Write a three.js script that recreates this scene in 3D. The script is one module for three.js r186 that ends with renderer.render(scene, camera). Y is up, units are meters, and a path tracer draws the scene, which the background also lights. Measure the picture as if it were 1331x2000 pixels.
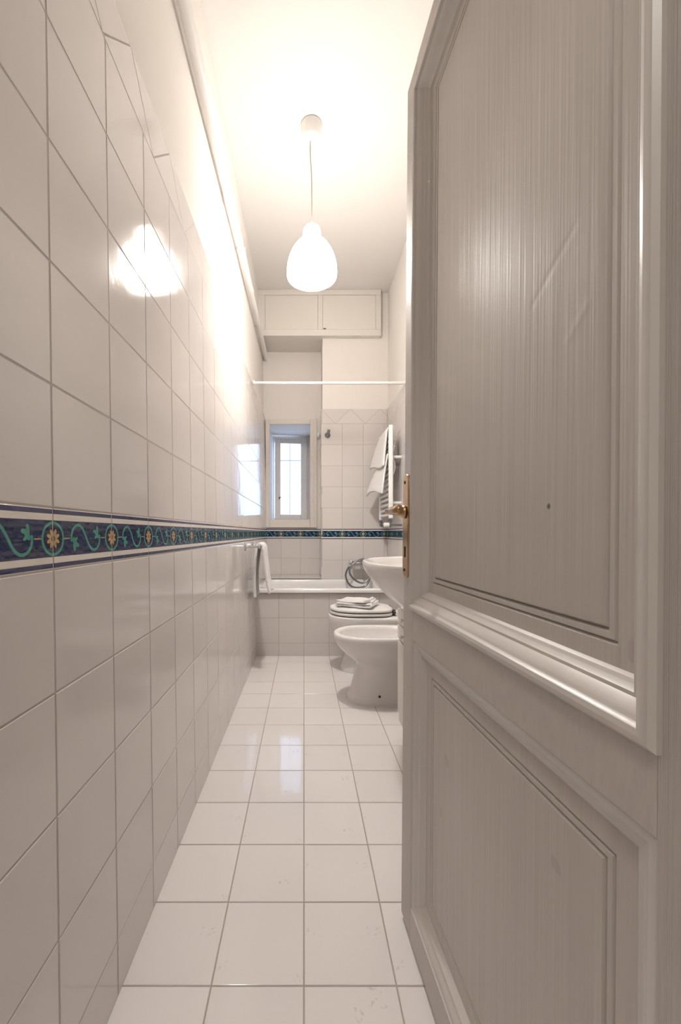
import * as THREE from 'three';
import { RoundedBoxGeometry } from 'three/addons/geometries/RoundedBoxGeometry.js';
import { mergeGeometries, mergeVertices, toCreasedNormals } from 'three/addons/utils/BufferGeometryUtils.js';
import { RectAreaLightUniformsLib } from 'three/addons/lights/RectAreaLightUniformsLib.js';

// ---------------------------------------------------------------- camera, sky, exposure
// All layout below is written as (x to the right, y up, d = depth away from the doorway); d becomes -z.
const scene = new THREE.Scene();
const F = 800, W = 1331, H = 2000, EYE = 0.975;
const camera = new THREE.PerspectiveCamera(2 * Math.atan(H / 2 / F) * 180 / Math.PI, W / H, 0.02, 100);
camera.position.set(0, EYE, 0);
camera.setViewOffset(W, H, 71.5, -41, W, H);
scene.background = new THREE.Color().setRGB(0.85, 1.15, 1.75);       // overcast sky, seen through the small window only
const renderer = new THREE.WebGLRenderer({ antialias: true });
renderer.toneMapping = THREE.LinearToneMapping;
renderer.toneMappingExposure = 2.06;
renderer.shadowMap.enabled = true;
RectAreaLightUniformsLib.init();

// ---------------------------------------------------------------- helpers
let seed = 12345;
const rnd = () => { seed |= 0; seed = seed + 0x6D2B79F5 | 0; let t = Math.imul(seed ^ seed >>> 15, 1 | seed); t = t + Math.imul(t ^ t >>> 7, 61 | t) ^ t; return ((t ^ t >>> 14) >>> 0) / 4294967296; };
const V = (x, y, d) => new THREE.Vector3(x, y, -d);
const bases = new WeakMap(), names = new Map();
function numbered(n) { const k = names.get(n) || 0; names.set(n, k + 1); return k ? `${n}_${String(k).padStart(3, '0')}` : n; }
function thing(name, label, category, x, y, d, group) {
  const o = new THREE.Group(); o.name = numbered(name); o.position.copy(V(x, y, d)); bases.set(o, o.position.clone());
  o.userData = { label, category }; if (group) o.userData.group = group; scene.add(o); return o;
}
function structure(name, label, category) {
  const o = new THREE.Group(); o.name = name; bases.set(o, new THREE.Vector3()); o.userData = { label, category, kind: 'structure' }; scene.add(o); return o;
}
function part(parent, name, geo, m, label) {            // geo is given in world coordinates
  const b = bases.get(parent); geo.translate(-b.x, -b.y, -b.z);
  const o = new THREE.Mesh(geo, m); o.name = name; o.castShadow = o.receiveShadow = true; bases.set(o, b); parent.add(o);
  if (label) o.userData.label = label;
  return o;
}
function boxGeo(x0, x1, y0, y1, d0, d1, r = 0) {
  const w = x1 - x0, h = y1 - y0, t = d1 - d0;
  const g = r > 0 ? new RoundedBoxGeometry(w, h, t, 2, Math.min(r, w / 2.01, h / 2.01, t / 2.01)) : new THREE.BoxGeometry(w, h, t);
  g.translate((x0 + x1) / 2, (y0 + y1) / 2, -(d0 + d1) / 2); return g;
}
function merge(list) { return mergeGeometries(list.map(g => { const q = g.index ? g.toNonIndexed() : g; for (const k of Object.keys(q.attributes)) if (!['position', 'normal', 'uv'].includes(k)) q.deleteAttribute(k); return q; })); }
function loft(rings, capA = false, capB = false, crease = 0.7, closed = true) {   // rings: arrays of Vector3 with the same count
  const n = rings[0].length, pos = [], uv = [], idx = [];
  rings.forEach((r, i) => r.forEach((p, j) => { pos.push(p.x, p.y, p.z); uv.push(p.x - p.z, p.y); }));
  for (let i = 0; i + 1 < rings.length; i++) for (let j = 0; j < (closed ? n : n - 1); j++) {
    const k = (j + 1) % n, a = i * n + j, b = i * n + k, c = a + n, e = b + n; idx.push(a, b, e, a, e, c);
  }
  const cap = (i, flip) => { const c = new THREE.Vector3(); rings[i].forEach(p => c.add(p)); c.divideScalar(n); const at = pos.length / 3; pos.push(c.x, c.y, c.z); uv.push(c.x - c.z, c.y);
    for (let j = 0; j < n; j++) { const a = i * n + j, b = i * n + (j + 1) % n; flip ? idx.push(at, b, a) : idx.push(at, a, b); } };
  if (capA) cap(0, true); if (capB) cap(rings.length - 1, false);
  const g = new THREE.BufferGeometry(); g.setAttribute('position', new THREE.Float32BufferAttribute(pos, 3)); g.setAttribute('uv', new THREE.Float32BufferAttribute(uv, 2)); g.setIndex(idx);
  return toCreasedNormals(g, crease);
}
function tube(points, r, seg = 40, sides = 10, closed = false) { return new THREE.TubeGeometry(new THREE.CatmullRomCurve3(points, closed), seg, r, sides, closed); }
function rod(a, b, r, sides = 20, r2 = r) {
  const d = b.clone().sub(a), g = new THREE.CylinderGeometry(r2, r, d.length(), sides);
  g.applyQuaternion(new THREE.Quaternion().setFromUnitVectors(new THREE.Vector3(0, 1, 0), d.clone().normalize())); g.translate((a.x + b.x) / 2, (a.y + b.y) / 2, (a.z + b.z) / 2); return g;
}
function turned(profile, at, dir, seg = 32) {           // profile [[radius, along]]
  const g = new THREE.LatheGeometry(profile.map(p => new THREE.Vector2(p[0], p[1])), seg);
  g.applyQuaternion(new THREE.Quaternion().setFromUnitVectors(new THREE.Vector3(0, 1, 0), dir.clone().normalize())); g.translate(at.x, at.y, at.z); return g;
}
const LEFT = new THREE.Vector3(-1, 0, 0), RIGHT = new THREE.Vector3(1, 0, 0), UP = new THREE.Vector3(0, 1, 0), DOWN = new THREE.Vector3(0, -1, 0), OUT = new THREE.Vector3(0, 0, 1);
function cloth(fn, nu, nv, t) {                        // fn(u, v) -> Vector3; a sheet of thickness t
  const P = [], N = [], e = 1e-3;
  for (let i = 0; i <= nu; i++) for (let j = 0; j <= nv; j++) {
    const u = i / nu, v = j / nv, p = fn(u, v), a = fn(Math.min(1, u + e), v).sub(fn(Math.max(0, u - e), v)), b = fn(u, Math.min(1, v + e)).sub(fn(u, Math.max(0, v - e)));
    P.push(p); N.push(a.cross(b).normalize());
  }
  const pos = [], uv = [], idx = [], n = (nu + 1) * (nv + 1), at = (i, j) => i * (nv + 1) + j;
  for (const s of [0.5, -0.5]) P.forEach((p, k) => { const q = p.clone().addScaledVector(N[k], s * t); pos.push(q.x, q.y, q.z); uv.push(p.z + p.x, p.y); });
  for (let i = 0; i < nu; i++) for (let j = 0; j < nv; j++) { const a = at(i, j), b = at(i + 1, j), c = at(i + 1, j + 1), d = at(i, j + 1); idx.push(a, b, c, a, c, d, n + a, n + c, n + b, n + a, n + d, n + c); }
  const edge = (a, b) => idx.push(a, n + a, n + b, a, n + b, b);
  for (let i = 0; i < nu; i++) { edge(at(i, 0), at(i + 1, 0)); edge(at(i + 1, nv), at(i, nv)); }
  for (let j = 0; j < nv; j++) { edge(at(0, j + 1), at(0, j)); edge(at(nu, j), at(nu, j + 1)); }
  const g = new THREE.BufferGeometry(); g.setAttribute('position', new THREE.Float32BufferAttribute(pos, 3)); g.setAttribute('uv', new THREE.Float32BufferAttribute(uv, 2)); g.setIndex(idx); g.computeVertexNormals(); return g;
}

// ---------------------------------------------------------------- textures
function noiseGrid(n, cells, s) {                      // smooth periodic value noise
  const r0 = seed; seed = s; const a = Array.from({ length: cells * cells }, rnd); seed = r0;
  const out = new Float32Array(n * n), f = t => t * t * (3 - 2 * t);
  for (let y = 0; y < n; y++) for (let x = 0; x < n; x++) {
    const u = x / n * cells, v = y / n * cells, i = Math.floor(u), j = Math.floor(v), p = f(u - i), q = f(v - j), g = (i, j) => a[(j % cells) * cells + i % cells];
    out[y * n + x] = (g(i, j) * (1 - p) + g(i + 1, j) * p) * (1 - q) + (g(i, j + 1) * (1 - p) + g(i + 1, j + 1) * p) * q;
  }
  return out;
}
function dataTex(n, fn, srgb, rx = 1, ry = rx) {
  const d = new Uint8Array(n * n * 4);
  for (let i = 0; i < n * n; i++) { const c = fn(i, i % n, Math.floor(i / n)); const v = Array.isArray(c) ? c : [c, c, c]; for (let k = 0; k < 3; k++) d[i * 4 + k] = Math.max(0, Math.min(255, v[k] * 255)); d[i * 4 + 3] = 255; }
  const t = new THREE.DataTexture(d, n, n); t.magFilter = THREE.LinearFilter; t.wrapS = t.wrapT = THREE.RepeatWrapping; t.repeat.set(rx, ry); if (srgb) t.colorSpace = THREE.SRGBColorSpace; t.needsUpdate = true; return t;
}
const n8 = noiseGrid(256, 8, 7), n32 = noiseGrid(256, 32, 8), n128 = noiseGrid(256, 128, 9), n4 = noiseGrid(256, 4, 10);
const waveBump = dataTex(256, i => 0.8 * n8[i] + 0.15 * n32[i], false, 2.2);
const plasterBump = dataTex(256, i => 0.55 * n8[i] + 0.3 * n32[i] + 0.15 * n128[i], false, 1.3);
const terryBump = dataTex(256, i => n128[i] * 0.7 + n32[i] * 0.3, false, 6);
const streak = (() => {                                // brush strokes and grain that run up the door
  const n = 512, r0 = seed; seed = 99; const a = Array.from({ length: 64 * 4 }, rnd), b = Array.from({ length: 256 * 6 }, rnd); seed = r0;
  const f = t => t * t * (3 - 2 * t), s = (arr, nx, ny, u, v) => { u *= nx; v *= ny; const i = Math.floor(u), j = Math.floor(v), p = f(u - i), q = f(v - j), g = (i, j) => arr[(j % ny) * nx + i % nx]; return (g(i, j) * (1 - p) + g(i + 1, j) * p) * (1 - q) + (g(i, j + 1) * (1 - p) + g(i + 1, j + 1) * p) * q; };
  const out = new Float32Array(n * n); for (let y = 0; y < n; y++) for (let x = 0; x < n; x++) out[y * n + x] = 0.55 * s(a, 64, 4, x / n, y / n) + 0.45 * s(b, 256, 6, x / n, y / n);
  return out;
})();
const streakBump = dataTex(512, i => streak[i], false, 2.2, 1.1);
const streakColor = dataTex(512, i => { const k = 0.95 + 0.05 * streak[i]; return [k, k * 0.995, k * 0.985]; }, true, 2.2, 1.1);
// the two door panels: the same brush strokes with two dents, a pit and some grubby marks (1 m across, 2 m high)
const segment = (u, v, a, b) => { const dx = b[0] - a[0], dy = b[1] - a[1], t = Math.max(0, Math.min(1, ((u - a[0]) * dx + (v - a[1]) * dy) / (dx * dx + dy * dy))); return Math.hypot(u - a[0] - dx * t, v - a[1] - dy * t); };
const panelBump = dataTex(1024, (i, x, y) => { const u = x / 1024, v = y / 512, s = 0.45 * streak[(y % 512) * 512 + x % 512], d1 = segment(u, v, [0.7435, 1.325], [0.8185, 1.28]), d2 = segment(u, v, [0.722, 1.225], [0.752, 1.2]), pit = Math.hypot(u - 0.785, v - 1.007); return 0.3 + s + 0.3 * Math.exp(-((d1 / 0.006) ** 2)) - 0.25 * Math.exp(-((d2 / 0.006) ** 2)) - 0.3 * Math.exp(-((pit / 0.003) ** 2)); }, false, 1, 0.5);
const panelColor = dataTex(1024, (i, x, y) => { const u = x / 1024, v = y / 512; let k = 0.95 + 0.05 * streak[(y % 512) * 512 + x % 512]; const n = n32[(y % 256) * 256 + x % 256]; for (const [a, b, r, w] of [[0.785, 1.007, 0.003, 0.45], [0.09, 0.519, 0.011, 0.05], [0.765, 0.574, 0.009, 0.05], [0.12, 0.4, 0.008, 0.04], [0.66, 0.86, 0.012, 0.05]]) { const q = Math.hypot(u - a, v - b); if (q < r * (0.6 + 0.8 * n)) k *= 1 - w; } return [k, k * 0.995, k * 0.985]; }, true, 1, 0.5);
const floorColor = (() => {                            // scuffs and small marks of dirt on the floor glaze
  const c = document.createElement('canvas'); c.width = c.height = 1024; const g = c.getContext('2d'); g.fillStyle = '#ffffff'; g.fillRect(0, 0, 1024, 1024);
  const r0 = seed; seed = 4242;
  for (let i = 0; i < 22; i++) { const cx = rnd() * 1024, cy = rnd() * 1024, m = 3 + rnd() * 9; for (let k = 0; k < m; k++) { g.fillStyle = `rgba(150,138,128,${0.06 + rnd() * 0.1})`; g.beginPath(); g.ellipse(cx + (rnd() - .5) * 46, cy + (rnd() - .5) * 34, 1.5 + rnd() * 5, 1 + rnd() * 3, rnd() * 3, 0, 7); g.fill(); } }
  seed = r0;
  const t = new THREE.CanvasTexture(c); t.colorSpace = THREE.SRGBColorSpace; t.wrapS = t.wrapT = THREE.RepeatWrapping; t.repeat.set(1.25, 1.25); return t;
})();
const borderTex = (() => {                             // hand-painted majolica border: half a medallion at each end, an S scroll between
  const w = 1024, h = 512, c = document.createElement('canvas'); c.width = w; c.height = h; const g = c.getContext('2d');
  g.fillStyle = '#e9e2d8'; g.fillRect(0, 0, w, h);
  g.fillStyle = '#232d5c'; g.fillRect(0, h * 0.02, w, h * 0.075); g.fillRect(0, h * 0.905, w, h * 0.075);
  g.fillStyle = '#13224f'; g.fillRect(0, h * 0.2, w, h * 0.6);
  const r0 = seed; seed = 77; for (let i = 0; i < 260; i++) { const y = h * (0.22 + rnd() * 0.56); g.fillStyle = rnd() < 0.5 ? `rgba(20,70,150,${0.1 + rnd() * 0.22})` : `rgba(6,10,50,${0.1 + rnd() * 0.25})`; g.beginPath(); g.ellipse(rnd() * w, y, 8 + rnd() * 42, 4 + rnd() * 10, (rnd() - .5) * 1.4, 0, 7); g.fill(); } seed = r0;
  g.fillStyle = '#e9e2d8'; g.fillRect(0, h * 0.1, w, h * 0.1); g.fillRect(0, h * 0.8, w, h * 0.1);
  const teal = '#4b9e8c', dark = '#2b8a78', gold = '#b89a68', cy = h / 2;
  g.lineCap = 'round';
  g.strokeStyle = gold; g.lineWidth = 12; for (const [a, b] of [[150, 235], [w - 235, w - 150]]) { g.beginPath(); g.moveTo(a, cy); g.lineTo(b, cy); g.stroke(); }
  const leaf = (x, y, s, m) => { g.fillStyle = teal; for (const [dx, dy, a, b, rot] of [[0, 0, 46, 26, 0.9], [34, 30, 40, 20, 0.2], [-4, 44, 44, 20, 1.5], [22, -22, 30, 16, -0.5]]) { g.beginPath(); g.ellipse(x + s * dx, y + m * dy, a, b, rot * s * m, 0, 7); g.fill(); } g.strokeStyle = dark; g.lineWidth = 5; g.beginPath(); g.moveTo(x - s * 18, y - m * 18); g.lineTo(x + s * 20, y + m * 50); g.stroke(); };
  g.strokeStyle = teal; g.lineWidth = 27; g.beginPath(); g.moveTo(262, cy + 20); g.bezierCurveTo(255, cy - 80, 320, cy - 125, 385, cy - 118); g.bezierCurveTo(500, cy - 105, 520, cy + 105, 640, cy + 118); g.bezierCurveTo(705, cy + 125, 770, cy + 80, 762, cy - 20); g.stroke();
  leaf(312, cy + 30, 1, 1); leaf(w - 312, cy - 30, -1, -1);
  for (const x of [0, w]) {
    g.strokeStyle = teal; g.lineWidth = 25; g.beginPath(); g.ellipse(x, cy, 136, 133, 0, 0, 7); g.stroke();
    g.fillStyle = '#0b1740'; g.beginPath(); g.ellipse(x, cy, 118, 115, 0, 0, 7); g.fill();
    g.fillStyle = '#c9a66c'; for (let k = 0; k < 8; k++) { const a = k * Math.PI / 4 + Math.PI / 8; g.beginPath(); g.ellipse(x + Math.cos(a) * 52, cy + Math.sin(a) * 52, 33, 17, a, 0, 7); g.fill(); }
    g.fillStyle = '#a87c40'; g.beginPath(); g.arc(x, cy, 16, 0, 7); g.fill();
  }
  const t = new THREE.CanvasTexture(c); t.colorSpace = THREE.SRGBColorSpace; t.wrapS = t.wrapT = THREE.RepeatWrapping; return t;
})();
const peeling = (() => {                               // old paint chipped down to bare wood along the window frame
  const c = document.createElement('canvas'); c.width = c.height = 512; const g = c.getContext('2d'); g.fillStyle = '#e6dfd6'; g.fillRect(0, 0, 512, 512);
  const r0 = seed; seed = 31; for (let i = 0; i < 150; i++) { g.fillStyle = ['rgba(140,112,88,0.5)', 'rgba(120,96,80,0.4)', 'rgba(205,190,170,0.7)', 'rgba(170,150,120,0.4)'][i % 4]; const x = rnd() * 512, y = rnd() * 512; g.beginPath(); g.ellipse(x, y, 2 + rnd() * 12, 1 + rnd() * 4, rnd() * 3, 0, 7); g.fill(); } seed = r0;
  const t = new THREE.CanvasTexture(c); t.colorSpace = THREE.SRGBColorSpace; t.wrapS = t.wrapT = THREE.RepeatWrapping; t.repeat.set(2, 2); return t;
})();

// ---------------------------------------------------------------- materials
const mat = (r, g, b, rough, o = {}) => { const m = new THREE.MeshPhysicalMaterial({ roughness: rough, ...o }); m.color.setRGB(r, g, b); return m; };
const wallTiles = [0, 1, 2].map(k => mat(0.735 - k * 0.012, 0.693 - k * 0.013, 0.662 - k * 0.012, 0.09, { bumpMap: waveBump, bumpScale: 0.0004, specularIntensity: 1 }));
const floorTiles = [0, 1, 2].map(k => mat(0.815 - k * 0.012, 0.778 - k * 0.012, 0.752 - k * 0.012, 0.07, { map: floorColor, bumpMap: waveBump, bumpScale: 0.0003 }));
const borderMat = mat(1, 1, 1, 0.1, { map: borderTex, bumpMap: waveBump, bumpScale: 0.0003 });
const groutMat = mat(0.5, 0.45, 0.41, 0.8), floorGrout = mat(0.42, 0.36, 0.32, 0.85);
const plaster = mat(0.86, 0.815, 0.765, 0.85, { bumpMap: plasterBump, bumpScale: 0.002 });
const ceilingMat = mat(0.8, 0.77, 0.735, 0.9, { bumpMap: plasterBump, bumpScale: 0.0015 });
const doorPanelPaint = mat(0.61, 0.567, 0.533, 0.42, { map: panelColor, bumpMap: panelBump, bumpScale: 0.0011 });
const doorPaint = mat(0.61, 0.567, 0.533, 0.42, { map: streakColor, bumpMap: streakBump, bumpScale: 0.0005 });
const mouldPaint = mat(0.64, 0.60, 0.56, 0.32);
const whitePaint = mat(0.78, 0.74, 0.69, 0.5), oldPaint = mat(1, 1, 1, 0.6, { map: peeling });
const ceramic = mat(0.82, 0.79, 0.765, 0.08), enamel = mat(0.86, 0.845, 0.83, 0.1);
const chrome = mat(0.6, 0.6, 0.62, 0.1, { metalness: 1 }), hoseMetal = mat(0.3, 0.31, 0.33, 0.25, { metalness: 1 });
const bronze = mat(0.5, 0.335, 0.19, 0.2, { metalness: 1 }), black = mat(0.02, 0.018, 0.016, 0.6);
const whitePlastic = mat(0.84, 0.82, 0.79, 0.35), radiatorPaint = mat(0.87, 0.86, 0.84, 0.3);
const towelMat = mat(0.89, 0.865, 0.845, 0.95, { bumpMap: terryBump, bumpScale: 0.003, sheen: 0.4 });
const cordMat = mat(0.5, 0.44, 0.38, 0.6);
const rubber = mat(0.08, 0.085, 0.1, 0.7);
const steel = mat(0.3, 0.3, 0.31, 0.3, { metalness: 0.8 });
const frosted = mat(0.97, 0.98, 1, 0.22, { transmission: 1, thickness: 0, ior: 1.45 });

// ---------------------------------------------------------------- tiling
const JOINT = 0.0024, TILE_T = 0.008, tileCache = new Map();
function tileGeo(w, h, variant, border) {              // a glazed tile with eased edges, face at z = 0, centred
  const key = [w.toFixed(4), h.toFixed(4), variant, border ? border.map(v => v.toFixed(3)) : ''].join();
  if (tileCache.has(key)) return tileCache.get(key);
  const b = Math.min(0.0016, w / 4, h / 4), rings = [[w / 2, h / 2, -TILE_T], [w / 2, h / 2, -0.0011], [w / 2 - b * 0.4, h / 2 - b * 0.4, -0.0003], [w / 2 - b, h / 2 - b, 0]].map(([x, y, z]) => [[-x, -y, z], [x, -y, z], [x, y, z], [-x, y, z]]);
  const pos = [], uv = [], nor = [], quad = (p, q, r, s, n) => { for (const [a, m] of [[p, n[0]], [q, n[1]], [r, n[2]], [p, n[0]], [r, n[2]], [s, n[3]]]) { pos.push(...a); nor.push(...m); const U = a[0] / w + 0.5, T = a[1] / h + 0.5; border ? uv.push(border[0] + (border[1] - border[0]) * U, T) : uv.push(a[0] + variant * 0.37, a[1] + variant * 0.53); } };
  for (let i = 0; i + 1 < rings.length; i++) for (let j = 0; j < 4; j++) { const k = (j + 1) % 4, A = rings[i], B = rings[i + 1]; const f = [[0, -1], [1, 0], [0, 1], [-1, 0]][j], z = [0, 0.45, 1.4][i], l = Math.hypot(1, z), n = [f[0] / l, f[1] / l, z / l]; quad(A[j], A[k], B[k], B[j], [n, n, n, n]); }
  const T = rings[3]; quad(T[0], T[1], T[2], T[3], Array(4).fill([0, 0, 1]));
  const g = new THREE.BufferGeometry(); g.setAttribute('position', new THREE.Float32BufferAttribute(pos, 3)); g.setAttribute('normal', new THREE.Float32BufferAttribute(nor, 3)); g.setAttribute('uv', new THREE.Float32BufferAttribute(uv, 2));
  tileCache.set(key, g); return g;
}
function triGeo(pts) {                                 // a tile cut to a polygon, face at z = 0
  const key = pts.map(p => p.map(v => v.toFixed(4))).join(';'); if (tileCache.has(key)) return tileCache.get(key);
  const c = [pts.reduce((s, p) => s + p[0], 0) / pts.length, pts.reduce((s, p) => s + p[1], 0) / pts.length];
  const inset = k => pts.map((p, i) => { const a = pts[(i + pts.length - 1) % pts.length], b = pts[(i + 1) % pts.length], n = (p, q) => { const l = Math.hypot(q[0] - p[0], q[1] - p[1]), m = [-(q[1] - p[1]) / l, (q[0] - p[0]) / l], t = m[0] * (c[0] - p[0]) + m[1] * (c[1] - p[1]) < 0 ? -1 : 1; return [m[0] * t, m[1] * t]; }, n1 = n(a, p), n2 = n(p, b), w = 1 + n1[0] * n2[0] + n1[1] * n2[1]; return [p[0] + (n1[0] + n2[0]) * k / w, p[1] + (n1[1] + n2[1]) * k / w]; });
  const rings = [[0.0012, -TILE_T], [0.0012, -0.001], [0.0026, 0]].map(([k, z]) => inset(k).map(p => new THREE.Vector3(p[0], p[1], z)));
  const g = loft(rings, false, true, 0.3); tileCache.set(key, g); return g;
}
// a wall plane: world = o + u * right + v * up, turned by ry about y (or floor)
function plane(parent, ox, od, ry, mats, y0 = 0) {
  const e = new THREE.Euler(0, ry, 0), right = new THREE.Vector3(1, 0, 0).applyEuler(e), out = new THREE.Vector3(0, 0, 1).applyEuler(e), o = V(ox, y0, od);
  const put = (name, g, m, u, v, tilt) => { const t = new THREE.Mesh(g, m); t.name = name; t.castShadow = t.receiveShadow = true; t.position.copy(o).addScaledVector(right, u).addScaledVector(UP, v); t.rotation.set((rnd() - .5) * tilt, ry + (rnd() - .5) * tilt, 0, 'YXZ'); parent.add(t); };
  const bed = (u0, u1, v0, v1, m) => { const g = new THREE.BoxGeometry(u1 - u0, v1 - v0, 0.01); g.translate((u0 + u1) / 2, (v0 + v1) / 2, -0.0055); g.rotateY(ry); g.translate(o.x, o.y, o.z); part(parent, 'grout', g, m); };
  const rows = (u0, u1, vs, uj, pitch = 0.2) => {      // vs: joint heights
    const us = [u0]; let k = Math.ceil((u0 - uj) / pitch + 1e-6); for (; uj + k * pitch < u1 - 1e-6; k++) if (uj + k * pitch - u0 > 0.012 && u1 - uj - k * pitch > 0.012) us.push(uj + k * pitch); us.push(u1);
    for (let j = 0; j + 1 < vs.length; j++) for (let i = 0; i + 1 < us.length; i++) { const w = us[i + 1] - us[i] - JOINT, h = vs[j + 1] - vs[j] - JOINT, q = Math.floor(rnd() * 3); put('tile', tileGeo(w, h, q), mats[Math.floor(rnd() * 3)], (us[i] + us[i + 1]) / 2, (vs[j] + vs[j + 1]) / 2, 0.005); }
  };
  const border = (u0, u1, v0, v1, uj, pitch = 0.2) => {
    let a = u0; while (a < u1 - 1e-6) { const k = Math.floor((a - uj) / pitch + 1e-6), b = Math.min(u1, uj + (k + 1) * pitch); if (b - a > 0.012) put('border_tile', tileGeo(b - a - JOINT * 0.6, v1 - v0 - JOINT * 0.6, 0, [(a - uj) / pitch - k, (b - uj) / pitch - k]), borderMat, (a + b) / 2, (v0 + v1) / 2, 0.003); a = b; }
  };
  const zigzag = (u0, u1, v0, uj) => {                 // tiles halved on the diagonal along the top
    const P = 0.2828, h = 0.1414, clip = (pts, lim, side) => { const r = []; pts.forEach((p, i) => { const q = pts[(i + 1) % pts.length], a = side * (p[0] - lim) >= 0, b = side * (q[0] - lim) >= 0; if (a) r.push(p); if (a !== b) { const t = (lim - p[0]) / (q[0] - p[0]); r.push([lim, p[1] + (q[1] - p[1]) * t]); } }); return r; };
    for (let k = Math.floor((u0 - uj) / P) - 1; uj + k * P < u1 + P; k++) for (const up of [0, 1]) {
      const b = uj + k * P; let pts = up ? [[b, 0], [b + P, 0], [b + P / 2, h]] : [[b, 0], [b + P / 2, h], [b - P / 2, h]];
      pts = clip(clip(pts, u0, 1), u1, -1); if (pts.length < 3) continue;
      const xs = pts.map(p => p[0]); if (Math.max(...xs) - Math.min(...xs) < 0.02) continue;
      const c = pts.reduce((s, p) => s + p[0], 0) / pts.length;
      put('cut_tile', triGeo(pts.map(p => [p[0] - c, p[1]])), mats[Math.floor(rnd() * 3)], c, v0, 0.003);
    }
  };
  return { bed, rows, border, zigzag };
}

// ---------------------------------------------------------------- the room
const XL = -0.395, XR = 0.795, CEIL = 3.265, D0 = 0.25, DB = 3.9, DN = 4.2, XN = 0.165, DT = 3.25;
const B0 = 0.916, B1 = 1.016, TOP = 2.016, TILED = TOP + 0.1414;
const LOW = [0.0, 0.116, 0.316, 0.516, 0.716, B0], HIGH = [B1, 1.216, 1.416, 1.616, 1.816, TOP];

const floor = structure('floor', 'white glazed square floor tiles with brown grout', 'floor');
part(floor, 'slab', boxGeo(XL - 0.3, XR + 0.3, -0.2, -0.0085, -2.0, 5.0), floorGrout);
part(floor, 'grout', boxGeo(XL - 0.015, XR, -0.01, -0.0013, D0 - 0.25, DT + 0.02), floorGrout);
{
  const xs = [XL - 0.015, -0.2, 0, 0.2, 0.4, 0.6, XR], ds = []; for (let d = 0.082 - 0.2; d < DT; d += 0.2) ds.push(d); ds.push(DT + 0.008);
  for (let i = 0; i + 1 < xs.length; i++) for (let j = 0; j + 1 < ds.length; j++) {
    const w = xs[i + 1] - xs[i] - 0.0023, h = ds[j + 1] - ds[j] - 0.0023; if (h < 0.01) continue;
    const t = new THREE.Mesh(tileGeo(w, h, Math.floor(rnd() * 5)), floorTiles[Math.floor(rnd() * 3)]); t.name = 'tile'; t.castShadow = t.receiveShadow = true;
    t.position.copy(V((xs[i] + xs[i + 1]) / 2, 0, (ds[j] + ds[j + 1]) / 2)); t.rotation.set(-Math.PI / 2 + (rnd() - .5) * 0.004, (rnd() - .5) * 0.004, 0); floor.add(t);
  }
}
const ceiling = structure('ceiling', 'plain white plastered ceiling', 'ceiling');
part(ceiling, 'plaster', boxGeo(XL - 0.3, XR + 0.3, CEIL, CEIL + 0.15, 0.1, 5.0), ceilingMat);

const wallLeft = structure('wall_left', 'long wall of white square tiles with a blue majolica border, white plaster above', 'wall');
part(wallLeft, 'plaster', boxGeo(XL - 0.2, XL - 0.013, -0.1, CEIL, 0.1, DN + 0.6), plaster);
{
  const p = plane(wallLeft, XL, 0, Math.PI / 2, wallTiles);
  p.bed(D0, DN, 0, TILED - 0.004, groutMat);
  p.rows(D0, DT, LOW, 0.060); p.rows(DT, DN, LOW.slice(3), 0.060);
  p.border(D0, DN, B0, B1, 0.060); p.rows(D0, DN, HIGH, 0.060); p.zigzag(D0, DN, TOP, 0.85);
  wallLeft.rotation.set(0, -0.0062, 0.014); wallLeft.position.set(-0.0013, 0.0055, 0);   // the old wall is slightly out of square and out of plumb
}
const wallRight = structure('wall_right', 'right wall of white square tiles with a blue majolica border, white plaster above', 'wall');
part(wallRight, 'plaster', boxGeo(XR + 0.008, XR + 0.2, -0.1, CEIL, 0.1, DB + 0.9), plaster);
{
  const p = plane(wallRight, XR, DB, -Math.PI / 2, wallTiles), L = DB - D0;
  p.bed(0, L, 0, TILED - 0.004, groutMat);
  p.rows(0, DB - DT, LOW.slice(3), 0); p.rows(DB - DT, L, LOW, 0); p.border(0, L, B0, B1, 0); p.rows(0, L, HIGH, 0); p.zigzag(0, L, TOP, 0.12);
}
const wallBack = structure('wall_back', 'back wall above the bathtub with white tiles, blue border and a window niche', 'wall');
part(wallBack, 'plaster', boxGeo(XN + 0.012, XR + 0.1, -0.1, CEIL, DB + 0.008, DN + 0.6, 0.0), plaster);
part(wallBack, 'niche_parapet', boxGeo(XL - 0.05, XN + 0.02, -0.1, 0.545, DB + 0.01, DN + 0.6), groutMat);
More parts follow.
